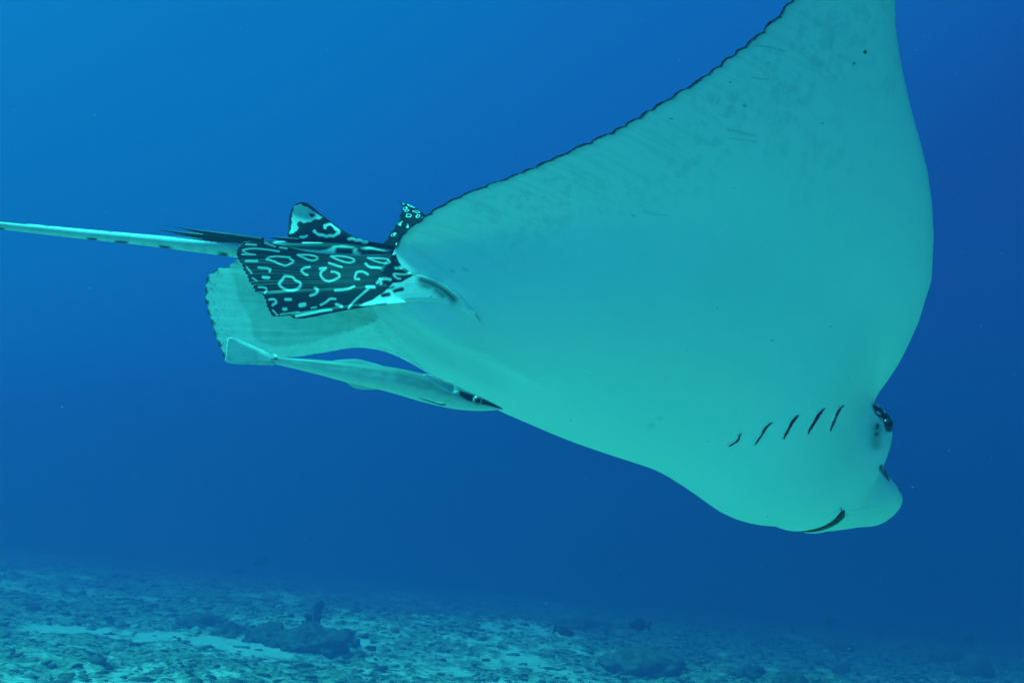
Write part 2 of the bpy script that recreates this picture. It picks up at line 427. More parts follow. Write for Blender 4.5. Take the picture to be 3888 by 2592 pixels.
def skin_material():
    M = Mat("ray_skin", rough=.5, spec=.2)
    back = M.attr("back"); rear = M.attr("rear"); front = M.attr("front"); out = M.attr("out"); along = M.attr("along")
    # white belly with grey smudges towards the wing tip and the hind margin
    streak = M.noise(1, 5, .6, vec=M.obj((60, 60, 11)))
    blot = M.noise(42, 5, .62, dist=.3)
    band = M.math('MULTIPLY', M.math('MULTIPLY', M.rng(rear, .015, .06), M.rng(rear, .27, .11)), M.rng(out, .10, .28))
    bandf = M.math('MULTIPLY', M.math('MULTIPLY', M.rng(blot, .47, .62), band), M.rng(M.noise(6, 3), .36, .56))
    tip = M.math('MULTIPLY', M.rng(out, .42, .66), M.rng(M.noise(7, 4), .40, .60))
    tipf = M.math('MULTIPLY', M.rng(M.math('ADD', M.math('MULTIPLY', streak, .6), M.math('MULTIPLY', blot, .4)), .46, .60), tip)
    belly = M.mix(M.math('MULTIPLY', bandf, .28), (.80, .80, .78), (.36, .40, .41))
    belly = M.mix(M.math('MULTIPLY', tipf, .20), belly, (.34, .38, .40))
    belly = M.mix(M.math('MULTIPLY', M.rng(out, .40, .95), .32), belly, (.46, .50, .52))
    dots = M.n("ShaderNodeTexVoronoi"); dots.inputs["Scale"].default_value = 7.5
    M.l(M.obj(), dots.inputs["Vector"])
    dd = M.rng(dots.outputs["Distance"], .034, .020)
    sep = M.n("ShaderNodeSeparateColor"); M.l(dots.outputs["Color"], sep.inputs[0])
    dd = M.math('MULTIPLY', dd, M.math('GREATER_THAN', sep.outputs[0], .90))
    belly = M.mix(M.math('MULTIPLY', dd, .85), belly, (.03, .035, .04))
    # spotted dark back
    vo = M.n("ShaderNodeTexVoronoi"); vo.inputs["Scale"].default_value = 58; vo.inputs["Randomness"].default_value = .8
    wn = M.n("ShaderNodeTexNoise"); wn.inputs["Scale"].default_value = 40; M.l(M.obj(), wn.inputs["Vector"])
    va = M.n("ShaderNodeVectorMath", operation='MULTIPLY_ADD'); M.l(wn.outputs["Color"], va.inputs[0]); va.inputs[1].default_value = (.028, .028, .028); M.l(M.obj(), va.inputs[2])
    M.l(va.outputs[0], vo.inputs["Vector"])
    d = vo.outputs["Distance"]
    ring = M.math('MULTIPLY', M.rng(d, .20, .25), M.rng(d, .40, .35))
    backc = M.mix(ring, (.012, .016, .020), (.62, .64, .62))
    # the back's dark colour wraps a few millimetres round the hind margin
    edge_n = M.math('MULTIPLY', M.math('SUBTRACT', M.noise(60, 3, .6), .5), .010)
    rim = M.math('MULTIPLY', M.rng(M.math('ADD', rear, edge_n), .0082, .0016), M.rng(M.math('ABSOLUTE', out), .085, .11))
    fringe = M.math('MULTIPLY', M.rng(M.math('ADD', rear, M.math('MULTIPLY', streak, .02)), .034, .010), M.rng(M.math('ABSOLUTE', out), .085, .11))
    belly = M.mix(M.math('MULTIPLY', fringe, .35), belly, (.20, .23, .24))
    belly = M.mix(rim, belly, (.010, .014, .018))
    # faint fin rays fanning to the hind margin
    cx = M.n("ShaderNodeCombineXYZ"); M.l(M.math('MULTIPLY', out, 75.), cx.inputs[0]); M.l(M.math('MULTIPLY', rear, 4.), cx.inputs[1])
    rays = M.noise(1, 3, .6, vec=cx.outputs[0])
    belly = M.mix(M.math('MULTIPLY', M.math('MULTIPLY', M.rng(rays, .45, .70), M.rng(rear, .26, .02)), .22), belly, (.36, .40, .40))
    belly = M.mix(M.math('MULTIPLY', M.rng(M.noise(5, 5, .6), .40, .75), .10), belly, (.55, .60, .60))
    belly = M.mix(M.attr("mark"), belly, (.012, .017, .020))
    backc = M.mix(rim, backc, (.010, .014, .018))
    M.bump(M.math('ADD', M.noise(70, 4, .6), M.math('MULTIPLY', rays, .8)), .10, .004)
    M.l(M.math('MULTIPLY_ADD', back, -.17, .20), M.b.inputs["Specular IOR Level"])
    return M.col(M.mix(back, belly, backc))

ray_foot = to_world(RO)
eagle_ray = empty("eagle_ray", tuple(ray_foot))
tag(eagle_ray, "large eagle ray with white underside and dark spotted back gliding over the reef", "ray")
RV, RFc, RA = ray_sheets()
ray_body = mesh_from("body", RV, RFc, skin_material(), eagle_ray, attrs=RA, weld=1e-5)

# ------------------------------------------------------------------ eagle ray: fins, tail, head details
def resample(pts, n):
    pts = np.asarray(pts, float)
    d = np.concatenate([[0], np.cumsum(np.hypot(*np.diff(pts, axis=0).T[:2]))])
    return np.stack([np.interp(np.linspace(0, d[-1], n), d, pts[:, k]) for k in range(pts.shape[1])], -1)
def smooth_poly(pts, it=2):
    p = np.asarray(pts, float)
    for _ in range(it):
        q = np.empty((len(p) * 2, p.shape[1])); q[0] = p[0]; q[-1] = p[-1]
        q[1:-1:2] = .75 * p[:-1] + .25 * p[1:]; q[2:-1:2] = .25 * p[:-1] + .75 * p[1:]
        p = q
    return p
def coons(up, low, root, tipe, n, m):
    """Patch between four edges; up and low run root to tip, root and tipe run up to low."""
    U, L, R, T = resample(up, n), resample(low, n), resample(root, m), resample(tipe, m)
    a = np.linspace(0, 1, n)[:, None, None]; b = np.linspace(0, 1, m)[None, :, None]
    return ((1 - b) * U[:, None] + b * L[:, None] + (1 - a) * R[None] + a * T[None]
            - ((1 - a) * (1 - b) * U[0] + a * (1 - b) * U[-1] + (1 - a) * b * L[0] + a * b * L[-1]))
def at_grid(px, depth):
    d = np.broadcast_to(np.asarray(depth, float), px.shape[:-1])
    return np.stack([(px[..., 0] - PCX) / FOC * d, d, -(px[..., 1] - PCY) / FOC * d], -1)
def slab(name, P, th, mat, parent, attrs=None):
    """Closed sheet of thickness th round the grid P (camera-aligned metres)."""
    n, m = P.shape[:2]
    N = np.cross(np.gradient(P, axis=0), np.gradient(P, axis=1))
    N /= np.maximum(np.linalg.norm(N, axis=-1, keepdims=True), 1e-12)
    th = np.broadcast_to(th, (n, m))[..., None] * .5
    V = np.concatenate([to_world(P - N * th).reshape(-1, 3), to_world(P + N * th).reshape(-1, 3)])
    k = n * m
    F = [grid_faces(n, m), grid_faces(n, m, k, True)]
    idx = np.arange(k).reshape(n, m)
    ring = np.concatenate([idx[:, 0], idx[-1, 1:], idx[-2::-1, -1], idx[0, -2:0:-1]])
    nx = np.roll(ring, -1)
    F.append(np.stack([ring, nx, nx + k, ring + k], -1)[:, ::-1])
    A = {q: np.concatenate([v.ravel(), v.ravel()]) for q, v in (attrs or {}).items()}
    return mesh_from(name, V, np.concatenate(F), mat, parent, attrs=A, recalc=True)
def tube(name, C, ry, rz, nseg, mat, parent, attrs=None, yaxis=(0, 1, 0)):
    """Loft of ellipses along C (n,3), half width ry across the view and rz in it."""
    n = len(C); T = np.gradient(C, axis=0); T /= np.linalg.norm(T, axis=1)[:, None]
    Yv = np.asarray(yaxis, float)[None] - (T @ np.asarray(yaxis, float))[:, None] * T; Yv /= np.linalg.norm(Yv, axis=1)[:, None]
    Zv = np.cross(T, Yv); Zv *= np.sign(Zv[:, 2:3] + 1e-9)
    a = np.linspace(0, 2 * np.pi, nseg, endpoint=False)
    P = C[:, None] + ry[:, None, None] * np.cos(a)[None, :, None] * Yv[:, None] + rz[:, None, None] * np.sin(a)[None, :, None] * Zv[:, None]
    idx = np.arange(n * nseg).reshape(n, nseg); nx = np.roll(idx, -1, 1)
    F = np.stack([idx[:-1], nx[:-1], nx[1:], idx[1:]], -1).reshape(-1, 4).tolist() + [idx[0].tolist(), idx[-1][::-1].tolist()]
    A = attrs(P, a) if attrs else None
    return mesh_from(name, to_world(P).reshape(-1, 3), F, mat, parent, attrs=A, recalc=True), P

c2 = lambda pts: np.asarray(pts, float) * .36153 + (850, 700)        # from the enlarged crops to photograph pixels
c3 = lambda pts: np.asarray(pts, float) * .55272 + (700, 1150)
c4 = lambda pts: np.asarray(pts, float) * .44643 + (2800, 1400)
c1 = lambda pts: np.asarray(pts, float) * .5102 + (0, 650)

def strokes(q, S, soft=4.0):
    d = np.full(len(q), 1e9)
    for pts, r in S: d = np.minimum(d, seg_dist(q, smooth_poly(pts, 1) if len(pts) > 2 else pts) - r)
    return sstep(soft, -soft, d)

PELVIC_WHITE = [
 ([(445,790),(500,755),(690,765),(700,790),(740,810),(690,840),(650,860),(590,840),(520,805),(445,790)], 9),
 ([(775,742),(940,745),(995,780),(950,805),(900,800),(840,775),(775,742)], 9),
 ([(1125,760),(1230,755),(1330,775),(1380,805),(1340,830),(1270,822),(1190,795),(1125,760)], 10),
 ([(1510,780),(1680,785),(1745,800),(1760,825),(1690,838),(1620,825),(1510,780)], 9),
 ([(1105,830),(1240,875)], 12), ([(1490,840),(1530,880),(1590,880),(1655,890)], 14), ([(1815,880),(1865,880)], 17),
 ([(1860,992),(1820,985),(1780,935),(1880,950),(1960,938)], 12), ([(1610,1040),(1650,1005),(1700,990),(1755,1000)], 17),
 ([(1640,1000),(1650,1050)], 17), ([(1420,1000),(1370,1000),(1390,940),(1400,925),(1460,920),(1510,950)], 13),
 ([(1010,890),(1070,885)], 15), ([(1060,895),(1010,930),(1030,990),(1090,1025),(1150,1010),(1210,985),(1215,950),(1180,925),(1130,920)], 13),
 ([(900,870),(840,880),(810,905),(840,940),(880,955)], 12),
 ([(640,965),(720,970),(750,1010),(810,1035),(800,1085),(740,1115),(650,1110),(590,1070),(580,1040),(610,1010),(640,965)], 15),
 ([(365,875),(490,885),(480,920)], 12), ([(415,975),(470,980)], 19), ([(230,805),(350,805)], 11), ([(190,735),(330,740)], 7),
 ([(200,690),(290,672),(420,680),(580,705)], 9), ([(200,700),(230,720),(330,742)], 7), ([(235,630),(340,635)], 9), ([(430,618),(540,655)], 7), ([(590,665),(660,675)], 9),
 ([(960,1090),(990,1110),(970,1150),(910,1170)], 15), ([(1170,1115),(1290,1110),(1370,1075)], 13), ([(365,1080),(430,1080),(455,1105),(430,1140)], 10),
 ([(650,1208),(700,1210)], 17), ([(805,1270),(845,1262)], 25), ([(480,1210),(530,1205),(555,1240),(510,1270)], 13), ([(630,1310),(650,1310)], 19),
 ([(920,1298),(970,1290)], 10), ([(1020,1265),(1080,1235),(1110,1200),(1170,1205)], 13), ([(1500,1080),(1580,1085)], 17),
 ([(1520,1100),(1400,1200),(1340,1260),(1310,1300)], 12), ([(1185,1262),(1235,1282)], 19), ([(760,1385),(900,1360),(1060,1325),(1130,1320)], 12),
 ([(600,1362),(700,1350),(790,1340)], 8), ([(515,1320),(560,1370)], 8), ([(240,870),(290,930)], 9), ([(300,985),(345,1010)], 8)]
PELVIC_BASE = [(1420,1275),(1560,1215),(1690,1130),(1780,1040),(1870,1030),(1990,960),(2060,960),(2500,1000),(2950,1300),(2950,1650),(2400,1500),(1900,1262),(1600,1290)]
PELVIC_DARK = [([(1670,1168),(1730,1160)], 22), ([(1800,1118),(1880,1100)], 20), ([(1560,1180),(1640,1120)], 7), ([(1720,1100),(1790,1075)], 9), ([(1700,1258),(1420,1300)], 10),
              ]
PELVIC_HOLLOW_SHADE = [([(2095,1062),(2165,1078)], 14), ([(2080,1005),(2210,1050),(2340,1130),(2415,1205)], 36), ([(2235,1110),(2315,1170)], 24)]  # shade of the hollow under the rear lobe, painted together with dark skin

def fin_material(name, translucent=0.0, ribs=.10, white=(.72, .74, .71), dark=(.010, .014, .017), rough=.35):
    M = Mat(name, rough=rough, spec=.25)
    p = M.attr("pattern"); n = M.noise(40, 4, .6)
    w = M.mix(M.rng(n, .3, .75), white, tuple(c * .82 for c in white))
    M.bump(M.math('MULTIPLY', M.attr("rib"), M.noise(25, 3)), ribs, .003)
    c = M.col(M.mix(p, dark, w))
    if translucent:                                   # thin fins let light through
        M.b.inputs["Subsurface Weight"].default_value = translucent
        M.b.inputs["Subsurface Radius"].default_value = (.6, 1.0, 1.0)
        M.b.inputs["Subsurface Scale"].default_value = .012
    return M.m

_bm = bmesh.new(); _bm.from_mesh(ray_body.data); BVH = BVHTree.FromBMesh(_bm); _bm.free()
EYE0 = Vector(to_world(np.zeros(3)).tolist())
def on_skin(px, py, lift):
    d = Vector(to_world(at(px, py, 1.)).tolist()) - EYE0; d.normalize()
    h = BVH.ray_cast(EYE0, d)
    if h[0] is None:
        h = BVH.find_nearest(EYE0 + d * 2.4)
    nrm = h[1] if h[1].dot(d) < 0 else -h[1]
    return np.array(h[0] + nrm * lift)
def skin_depth(px, py):
    """Distance ahead at which the body's skin lies behind a point of the photograph."""
    q = to_world(at(px, py, 1.)); d = Vector((q - np.array(EYE0)).tolist()); L = d.length
    h = BVH.ray_cast(EYE0, d.normalized())
    return h[3] / L if h[0] is not None else 9.
# right pelvic fin: dark spotted upper face turned to the viewer
def pelvic_right():
    up = c2([(2350,900),(2100,800),(1900,742),(1790,738),(1500,765),(1150,745),(950,720),(790,690),(540,625),(310,593),(215,606)])
    low = np.concatenate([[(1830,1235),(1796,1206),(1740,1170),(1671,1148),(1587,1145),(1503,1152)], c2([(1600,1270),(1400,1300),(1100,1355),(900,1400),(800,1412),(730,1404)])])
    tipe = c2([(215,606),(150,665),(135,720),(150,790),(195,840),(210,900),(250,960),(265,1020),(310,1065),(330,1130),(410,1155),(440,1210),(455,1280),(480,1330),(510,1385),(570,1372),(660,1366),(700,1378),(730,1404)])
    tip2 = resample(tipe, 400)
    k = np.arange(400); tip2[:, 0] += 3.0 * np.sin(k * .42) * np.sin(k / 400 * np.pi) + 1.2 * np.sin(k * 1.3)
    n, m = 560, 200
    px = coons(smooth_poly(up), smooth_poly(low), [up[0], low[0]], tip2, n, m)
    a = np.linspace(0, 1, n)[:, None]; b = np.linspace(0, 1, m)[None]
    fan = b * 15 + 1.2 * np.sin(b * 7)
    rib = np.sin(fan * 2 * np.pi) * sstep(.25, .6, a)
    d = 2.255 - .02 * a + (-.075) * b ** 1.3 * sstep(0, .5, a) - .012 * np.sin(np.pi * b) + .02 * (1 - sstep(0, .3, a)) * (1 - b)
    # the fin's root lies on the belly but under the wing's free rear lobe
    lobe = [(1499,946),(1504,986),(1526,1018),(1559,1040),(1591,1045),(1645,1062),(1700,1092),(1745,1130),(1785,1180),(1900,1250),(1900,700),(1499,700)]
    near = px[..., 0] > 1380
    inl = np.zeros(near.shape, bool); inl[near] = in_poly(px[near], lobe)
    sk = np.full(near.shape, 9.); sk[near] = [skin_depth(*v) for v in px[near]]
    d = np.broadcast_to(d, near.shape).copy()
    d = np.where(near & ~inl & (sk < 8), np.minimum(d, sk - .003), d)
    d = np.where(inl & (sk < 8), np.maximum(d, sk + .012), d)
    for _ in range(3):
        e = np.pad(d, 1, mode='edge'); d = (e[1:-1, 1:-1] * 4 + e[:-2, 1:-1] + e[2:, 1:-1] + e[1:-1, :-2] + e[1:-1, 2:]) / 8
    P = at_grid(px, d)
    q = ((px.reshape(-1, 2) - (850, 700)) / .36153)
    wob = q + 5 * np.stack([fbm(q[:, 0] / 40 + 9, q[:, 1] / 40, 2) - .5, fbm(q[:, 0] / 40, q[:, 1] / 40 + 9, 2) - .5], -1)
    pat = np.maximum(.66 * strokes(wob, [(p_, r_ * .90) for p_, r_ in PELVIC_WHITE], 7), sstep(8, -8, poly_sd(wob, PELVIC_BASE)) * (1 - strokes(wob, PELVIC_DARK, 14)) * (1 - .95 * strokes(wob, PELVIC_HOLLOW_SHADE, 54)))
    th = .001 + .008 * (1 - a) ** 1.5 * (1 - b ** 3)
    return slab("pelvic_fin", P, th, fin_material("spotted_fin_skin", 0., .02, white=(.78, .79, .77)), eagle_ray, {"pattern": pat, "rib": .5 + .5 * rib})
fin_r = pelvic_right(); fin_r["label"] = "dark pelvic fin covered in white rings and spots"

# left pelvic fin: pale, thin, seen from below
def pelvic_left():
    up = [(1880,1400),(1800,1350),(1680,1270),(1580,1200),(1500,1150),(1420,1110),(1300,1060),(1100,1010),(915,978)]
    low = [(1880,1530),(1770,1484),(1656,1429),(1562,1374),(1485,1338),(1430,1324),(1369,1317),(1308,1322),(1253,1335),(1186,1345),(1142,1353),(1081,1357),(1000,1362),(930,1368),(857,1370)]
    tipe = resample([(915,978),(880,1001),(867,1014),(837,1018),(806,1032),(786,1058),(781,1099),(783,1140),(791,1186),(806,1227),(821,1283),(842,1329),(857,1370)], 420)
    k = np.arange(420)
    scal = np.abs(np.sin(k / 420 * np.pi * 11)) ** .6
    tipe[:, 0] -= (scal - .6) * 10 * np.clip(np.sin(k / 420 * np.pi) * 4, 0, 1)
    n, m = 260, 180
    px = coons(smooth_poly(up), smooth_poly(low), [up[0], low[0]], tipe, n, m)
    a = np.linspace(0, 1, n)[:, None]; b = np.linspace(0, 1, m)[None]
    rib = np.sin((b * 17 + .8 * np.sin(5 * b)) * 2 * np.pi) * sstep(.35, .7, a)
    d = 2.29 + (.03 + .09 * b) * sstep(0, .5, a) + .00012 * rib
    P = at_grid(px, d)
    edge = (1 - a) * 1050 + 0 * b                      # photograph pixels from the hind margin
    sc = np.abs(np.sin(b * np.pi * 11)) ** .6
    nz = fbm(np.repeat(b, n, 0) * 60, np.repeat(a, m, 1) * 160, 3)
    darkm = sstep(17, 6, edge + (1 - sc) * 26 + (nz - .5) * 14) * sstep(.02, .06, b)
    darkm = np.maximum(darkm, .5 * sstep(.42, .25, nz) * sstep(75, 25, edge))
    darkm = np.maximum(darkm, sstep(.992, .999, b + (nz - .5) * .02) * sstep(.35, .5, a) * (nz < .55))
    # the inner part of the thin fin is coloured darker, in streaks
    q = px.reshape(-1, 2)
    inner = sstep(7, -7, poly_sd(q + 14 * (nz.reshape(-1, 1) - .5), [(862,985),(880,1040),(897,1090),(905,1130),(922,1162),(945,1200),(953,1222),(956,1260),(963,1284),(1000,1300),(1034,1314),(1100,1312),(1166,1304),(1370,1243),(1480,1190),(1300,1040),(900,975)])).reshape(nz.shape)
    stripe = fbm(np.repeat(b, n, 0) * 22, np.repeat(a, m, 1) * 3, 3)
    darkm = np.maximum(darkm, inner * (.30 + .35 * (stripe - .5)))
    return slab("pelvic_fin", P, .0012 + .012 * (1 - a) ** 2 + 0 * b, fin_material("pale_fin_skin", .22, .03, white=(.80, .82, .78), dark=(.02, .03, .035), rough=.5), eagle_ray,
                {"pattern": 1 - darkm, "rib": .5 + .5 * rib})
fin_l = pelvic_left(); fin_l["label"] = "pale thin pelvic fin with dark scalloped hind edge"

# tail: spotted root, then a long pale whip with dark saddles
TAIL_PX = [(1760,1140,60),(1650,1085,62),(1560,1030,64),(1500,1000,68),(1400,980,61),(1250,968,53),(1120,963,48),(1000,955,40),(898,946,32),(689,926,24.5),(500,906,20.5),(306,888,19),(0,855,15.5),(-600,790,11),(-1300,700,7),(-2100,585,3),(-2500,520,.8)]
def tail_attrs(P, a):
    n, s = P.shape[:2]
    q = proj(P.reshape(-1, 3)); c = (q - (850, 700)) / .36153
    up = np.repeat(np.sin(a)[None], n, 0).ravel()
    pale = 1 - sstep(12, -12, poly_sd(c, [(380,560),(1790,560),(2300,800),(2300,900),(1790,742),(1450,742),(1400,705),(1375,660),(1250,640),(1150,648),(1100,685),(1000,698),(780,682),(600,655),(450,625)]))
    pale = np.maximum(pale, strokes(c, [([(540,606),(1035,606)], 12), ([(1320,572),(1380,577),(1500,607)], 15), ([(1470,672),(1560,665),(1640,685),(1740,690),(1795,675)], 14)], 6))
    pale = np.minimum(pale, 1 - strokes(c, [([(1190,695),(1330,700)], 34)], 10))
    # dark saddles and flecks along the whip
    t = (q[:, 0] - 850) / 100.
    n1 = vnoise(t * 2.1 + 40, np.full(len(t), 3.3)); n2 = vnoise(t * 2.6 + 90, np.full(len(t), 8.1))
    whip = q[:, 0] < 880
    sad = sstep(.58, .68, n1) * sstep(.45, .85, up) + sstep(.50, .60, n2) * sstep(-.40, -.80, up)
    far = sstep(300, -900, q[:, 0])
    sad = np.clip(sad + far * (.4 + .6 * vnoise(t * 3, up * 2)), 0, 1)
    pale = np.where(whip, 1 - .95 * sad, pale)
    return {"pattern": pale, "rib": np.full(len(t), .5)}
tp = smooth_poly(TAIL_PX, 3); tp = resample(tp, 330)
tz = tp[:, 2] / FOC * 2.27
tail_m = fin_material("tail_skin", 0, white=(.66, .69, .66))
tdep = np.interp(tp[:, 0], [-2500, 900, 1300, 1600, 1760], [2.22, 2.285, 2.29, 2.30, 2.31])
tail, _ = tube("tail", at_grid(tp[:, :2], tdep), tz * np.interp(tp[:, 0], [0, 1000, 1500], [1, 1, .75]), tz, 72, tail_m, eagle_ray, tail_attrs)
tail["label"] = "long pale tail with dark flecks and spotted root"

# dorsal fin on the tail root
def dorsal():
    base = c2([(1790,700),(1500,690),(1200,670),(950,650),(760,630)])
    top = c2([(1800,655),(1710,625),(1520,600),(1400,565),(1300,515),(1200,450),(1100,375),(1000,300),(930,235),(870,195),(820,183),(770,195),(720,240),(690,330),(680,440),(660,540),(720,556),(760,585)])
    n, m = 240, 110
    T = resample(smooth_poly(top, 3), n); k = np.arange(n)
    T[:, 0] += np.where(k > n * .62, 1.3 * np.sin(k * 1.5), 0)
    B = resample(base, n)
    b = np.linspace(0, 1, m)[None, :, None]
    px = (1 - b) * B[:, None] + b * T[:, None]
    bb = np.repeat(b[..., 0], n, 0)
    P = at_grid(px, 2.285 + .012 * np.sin(px[..., 1] / 40.) * bb)
    q = (px.reshape(-1, 2) - (850, 700)) / .36153
    wob = q + 4 * np.stack([np.sin(q[:, 1] * .09), np.sin(q[:, 0] * .08)], -1)
    w = sstep(8, -8, poly_sd(wob, [(740,225),(800,205),(870,235),(940,280),(1000,325),(1035,355),(1010,370),(940,380),(900,405),(840,410),(800,395),(770,405),(785,460),(770,490),(730,525),(690,520),(715,440),(715,330)]))
    w = w * (1 - strokes(wob, [([(915,322),(935,330)], 18)], 8))
    w = np.maximum(w, strokes(wob, [([(1060,465),(1070,435),(1110,425),(1150,440),(1180,480),(1220,500),(1200,525),(1140,550),(1050,545),(980,525),(955,500)], 15), ([(810,560),(870,552)], 13), ([(1320,572),(1380,577),(1500,607)], 15)], 6))
    rib = np.sin(np.arctan2(q[:, 1] - 900, q[:, 0] - 1300) * 140)
    return slab("dorsal_fin", P, .014 * (1 - bb) + .0015, fin_material("dorsal_fin_skin", 0.), eagle_ray, {"pattern": w, "rib": .5 + .5 * rib})
dorsal()["label"] = "dark dorsal fin with a large pale patch at its tip"

spine_m = Mat("spine_horn", rough=.45).col((.012, .016, .02))
def spine(pts, r, d0=2.275):
    p = resample(smooth_poly(np.asarray(pts, float), 2), 40); t = np.linspace(0, 1, 40)
    rr = r * np.clip((1 - t) * 1.6, .03, 1) * (1 + .12 * np.sin(t * 120) * (t > .3))
    tube("tail_spine", at_grid(p, d0), rr * .6, rr, 10, spine_m, eagle_ray)
spine(c1([(1960,525),(1700,502),(1450,478),(1300,455),(1145,428)]), .0085)
spine(c1([(1960,520),(1750,492),(1500,452),(1285,410)]), .0075, 2.267)
spine(c2([(800,590),(640,577),(540,562),(440,554)]), .0050)

# gill slits, mouth, nasal fold and eye are laid on the body's skin
def lens(name, centre, widths, mat, hi=.0025, edge=-.0012, rows=7, n=44, rough=1.2, parent=None):
    c = resample(smooth_poly(centre, 2), n)
    w = np.interp(np.linspace(0, 1, n), np.linspace(0, 1, len(widths)), widths)
    t = np.gradient(c, axis=0); t /= np.linalg.norm(t, axis=1)[:, None]; nn = np.stack([-t[:, 1], t[:, 0]], -1)
    V = []
    jit = np.interp(np.arange(n), np.arange(0, n + 3, 3), RNG.normal(0, rough, len(np.arange(0, n + 3, 3))))
    for i in range(n):
        for j in range(rows):
            s = j / (rows - 1) * 2 - 1
            q = c[i] + nn[i] * (s * w[i] / 2 + (jit[i] if abs(s) > .9 else 0) * min(1, w[i] / 8))
            V.append(on_skin(q[0], q[1], edge + (hi - edge) * (1 - s * s)))
    return mesh_from(name, V, grid_faces(n, rows), mat, parent or eagle_ray, attrs={"across": np.tile(np.linspace(0, 1, rows), n)})
belly_m = Mat("nasal_skin", rough=.42, spec=.35).col((.80, .80, .78))
GM = Mat("gill_shadow", rough=.8, spec=.1)
gill_m = GM.col(GM.mix(GM.rng(GM.attr("across"), .55, 1.), (.006, .010, .013), (.10, .11, .06)))
for cl, ws in (([(905,308),(875,330),(850,370),(835,420),(810,470),(800,500),(788,532)], [2, 12, 20, 6, 16, 10, 2]),
               ([(745,335),(700,365),(680,400),(660,440),(630,490),(610,525),(603,555)], [2, 22, 26, 22, 18, 14, 3]),
               ([(525,390),(480,425),(460,465),(440,505),(415,545),(395,597)], [2, 22, 18, 12, 14, 4]),
               ([(297,455),(250,485),(230,520),(205,570),(175,605),(150,648)], [2, 17, 15, 6, 10, 3]),
               ([(38,545),(18,562),(14,595),(0,612),(-40,630),(-70,660)], [2, 9, 9, 12, 18, 3])):
    lens("gill_slit", c4(cl), np.array(ws) * .4464 * 2.0, gill_m, rough=3.0)
    lens("gill_flap", c4(np.array(cl) + (-26, 3)), np.array([3] + [15] * (len(cl) - 2) + [3]) * .4464 * 1.3, belly_m, hi=.0034, edge=-.0008, rough=.6)
MM = Mat("mouth_inside", rough=.6, spec=.2)
mouth_m = MM.col(MM.mix(MM.rng(MM.noise(160, 4), .45, .62), (.010, .013, .010), (.13, .14, .06)))
# nasal fold: a raised flap of white skin over the mouth
def on_belly(x, w, lift):
    sd = 1 if w >= 0 else -1
    P, N = mid(np.array([x]), np.array([abs(w)]), sd)
    return to_world(P - N * (thick(np.array([x]), np.array([abs(w)]), HV) + lift)[:, None])[0]
def belly_lens(name, centre, widths, mat, hi, edge, rows=9, n=40, rough=0.):
    """A raised strip on the underside, its middle line given in the body's own (x, w)."""
    c = resample(smooth_poly(centre, 2), n)
    w = np.interp(np.linspace(0, 1, n), np.linspace(0, 1, len(widths)), widths)
    t = np.gradient(c, axis=0); t /= np.linalg.norm(t, axis=1)[:, None]; nn = np.stack([-t[:, 1], t[:, 0]], -1)
    V = []
    for i in range(n):
        for j in range(rows):
            k = j / (rows - 1) * 2 - 1
            q = c[i] + nn[i] * (k * w[i] / 2 + (RNG.normal(0, rough) if abs(k) > .9 else 0))
            V.append(on_belly(q[0], q[1], edge + (hi - edge) * (1 - k * k)))
    return mesh_from(name, V, grid_faces(n, rows), mat, eagle_ray, attrs={"across": np.tile(np.linspace(0, 1, rows), n)})
belly_lens("lower_lip", [(.500, .030), (.499, .012), (.496, -.006), (.490, -.026), (.480, -.046), (.466, -.066), (.45, -.085)], [.006, .022, .028, .030, .026, .016, .004], belly_m, .0065, -.001, 13)
belly_lens("mouth", [(.507, .026), (.518, .008), (.520, -.012), (.515, -.032), (.505, -.050), (.491, -.068), (.475, -.088)], [.010, .020, .020, .017, .013, .010, .003], mouth_m, .0035, -.001, 9, rough=.0008)
belly_lens("upper_lip", [(.524, .020), (.534, .002), (.532, -.020), (.525, -.040), (.513, -.058)], [.003, .008, .009, .008, .003], belly_m, .004, -.001, 7, rough=.0006)
belly_lens("nasal_fold", [(.515, .030), (.540, .036), (.568, .043), (.590, .047)], [.002, .006, .006, .002], belly_m, .0014, -.001, 7)
# eye: glossy dark ball set in the head's side
def eye_ball(px, py, r, parent):
    c = on_skin(px, py, -.25 * r)
    bm = bmesh.new(); bmesh.ops.create_uvsphere(bm, u_segments=28, v_segments=18, radius=r)
    me = bpy.data.meshes.new("eye"); bm.to_mesh(me); bm.free()
    for p in me.polygons: p.use_smooth = True
    me.transform(Matrix.Translation(c))
    me.materials.append(EYE_M)
    return link("eye", me, parent)
EYE_M = Mat("eye_gloss", rough=.3, spec=.35).col((.012, .015, .018))
eye_ball(3372, 1608, .013, eagle_ray)

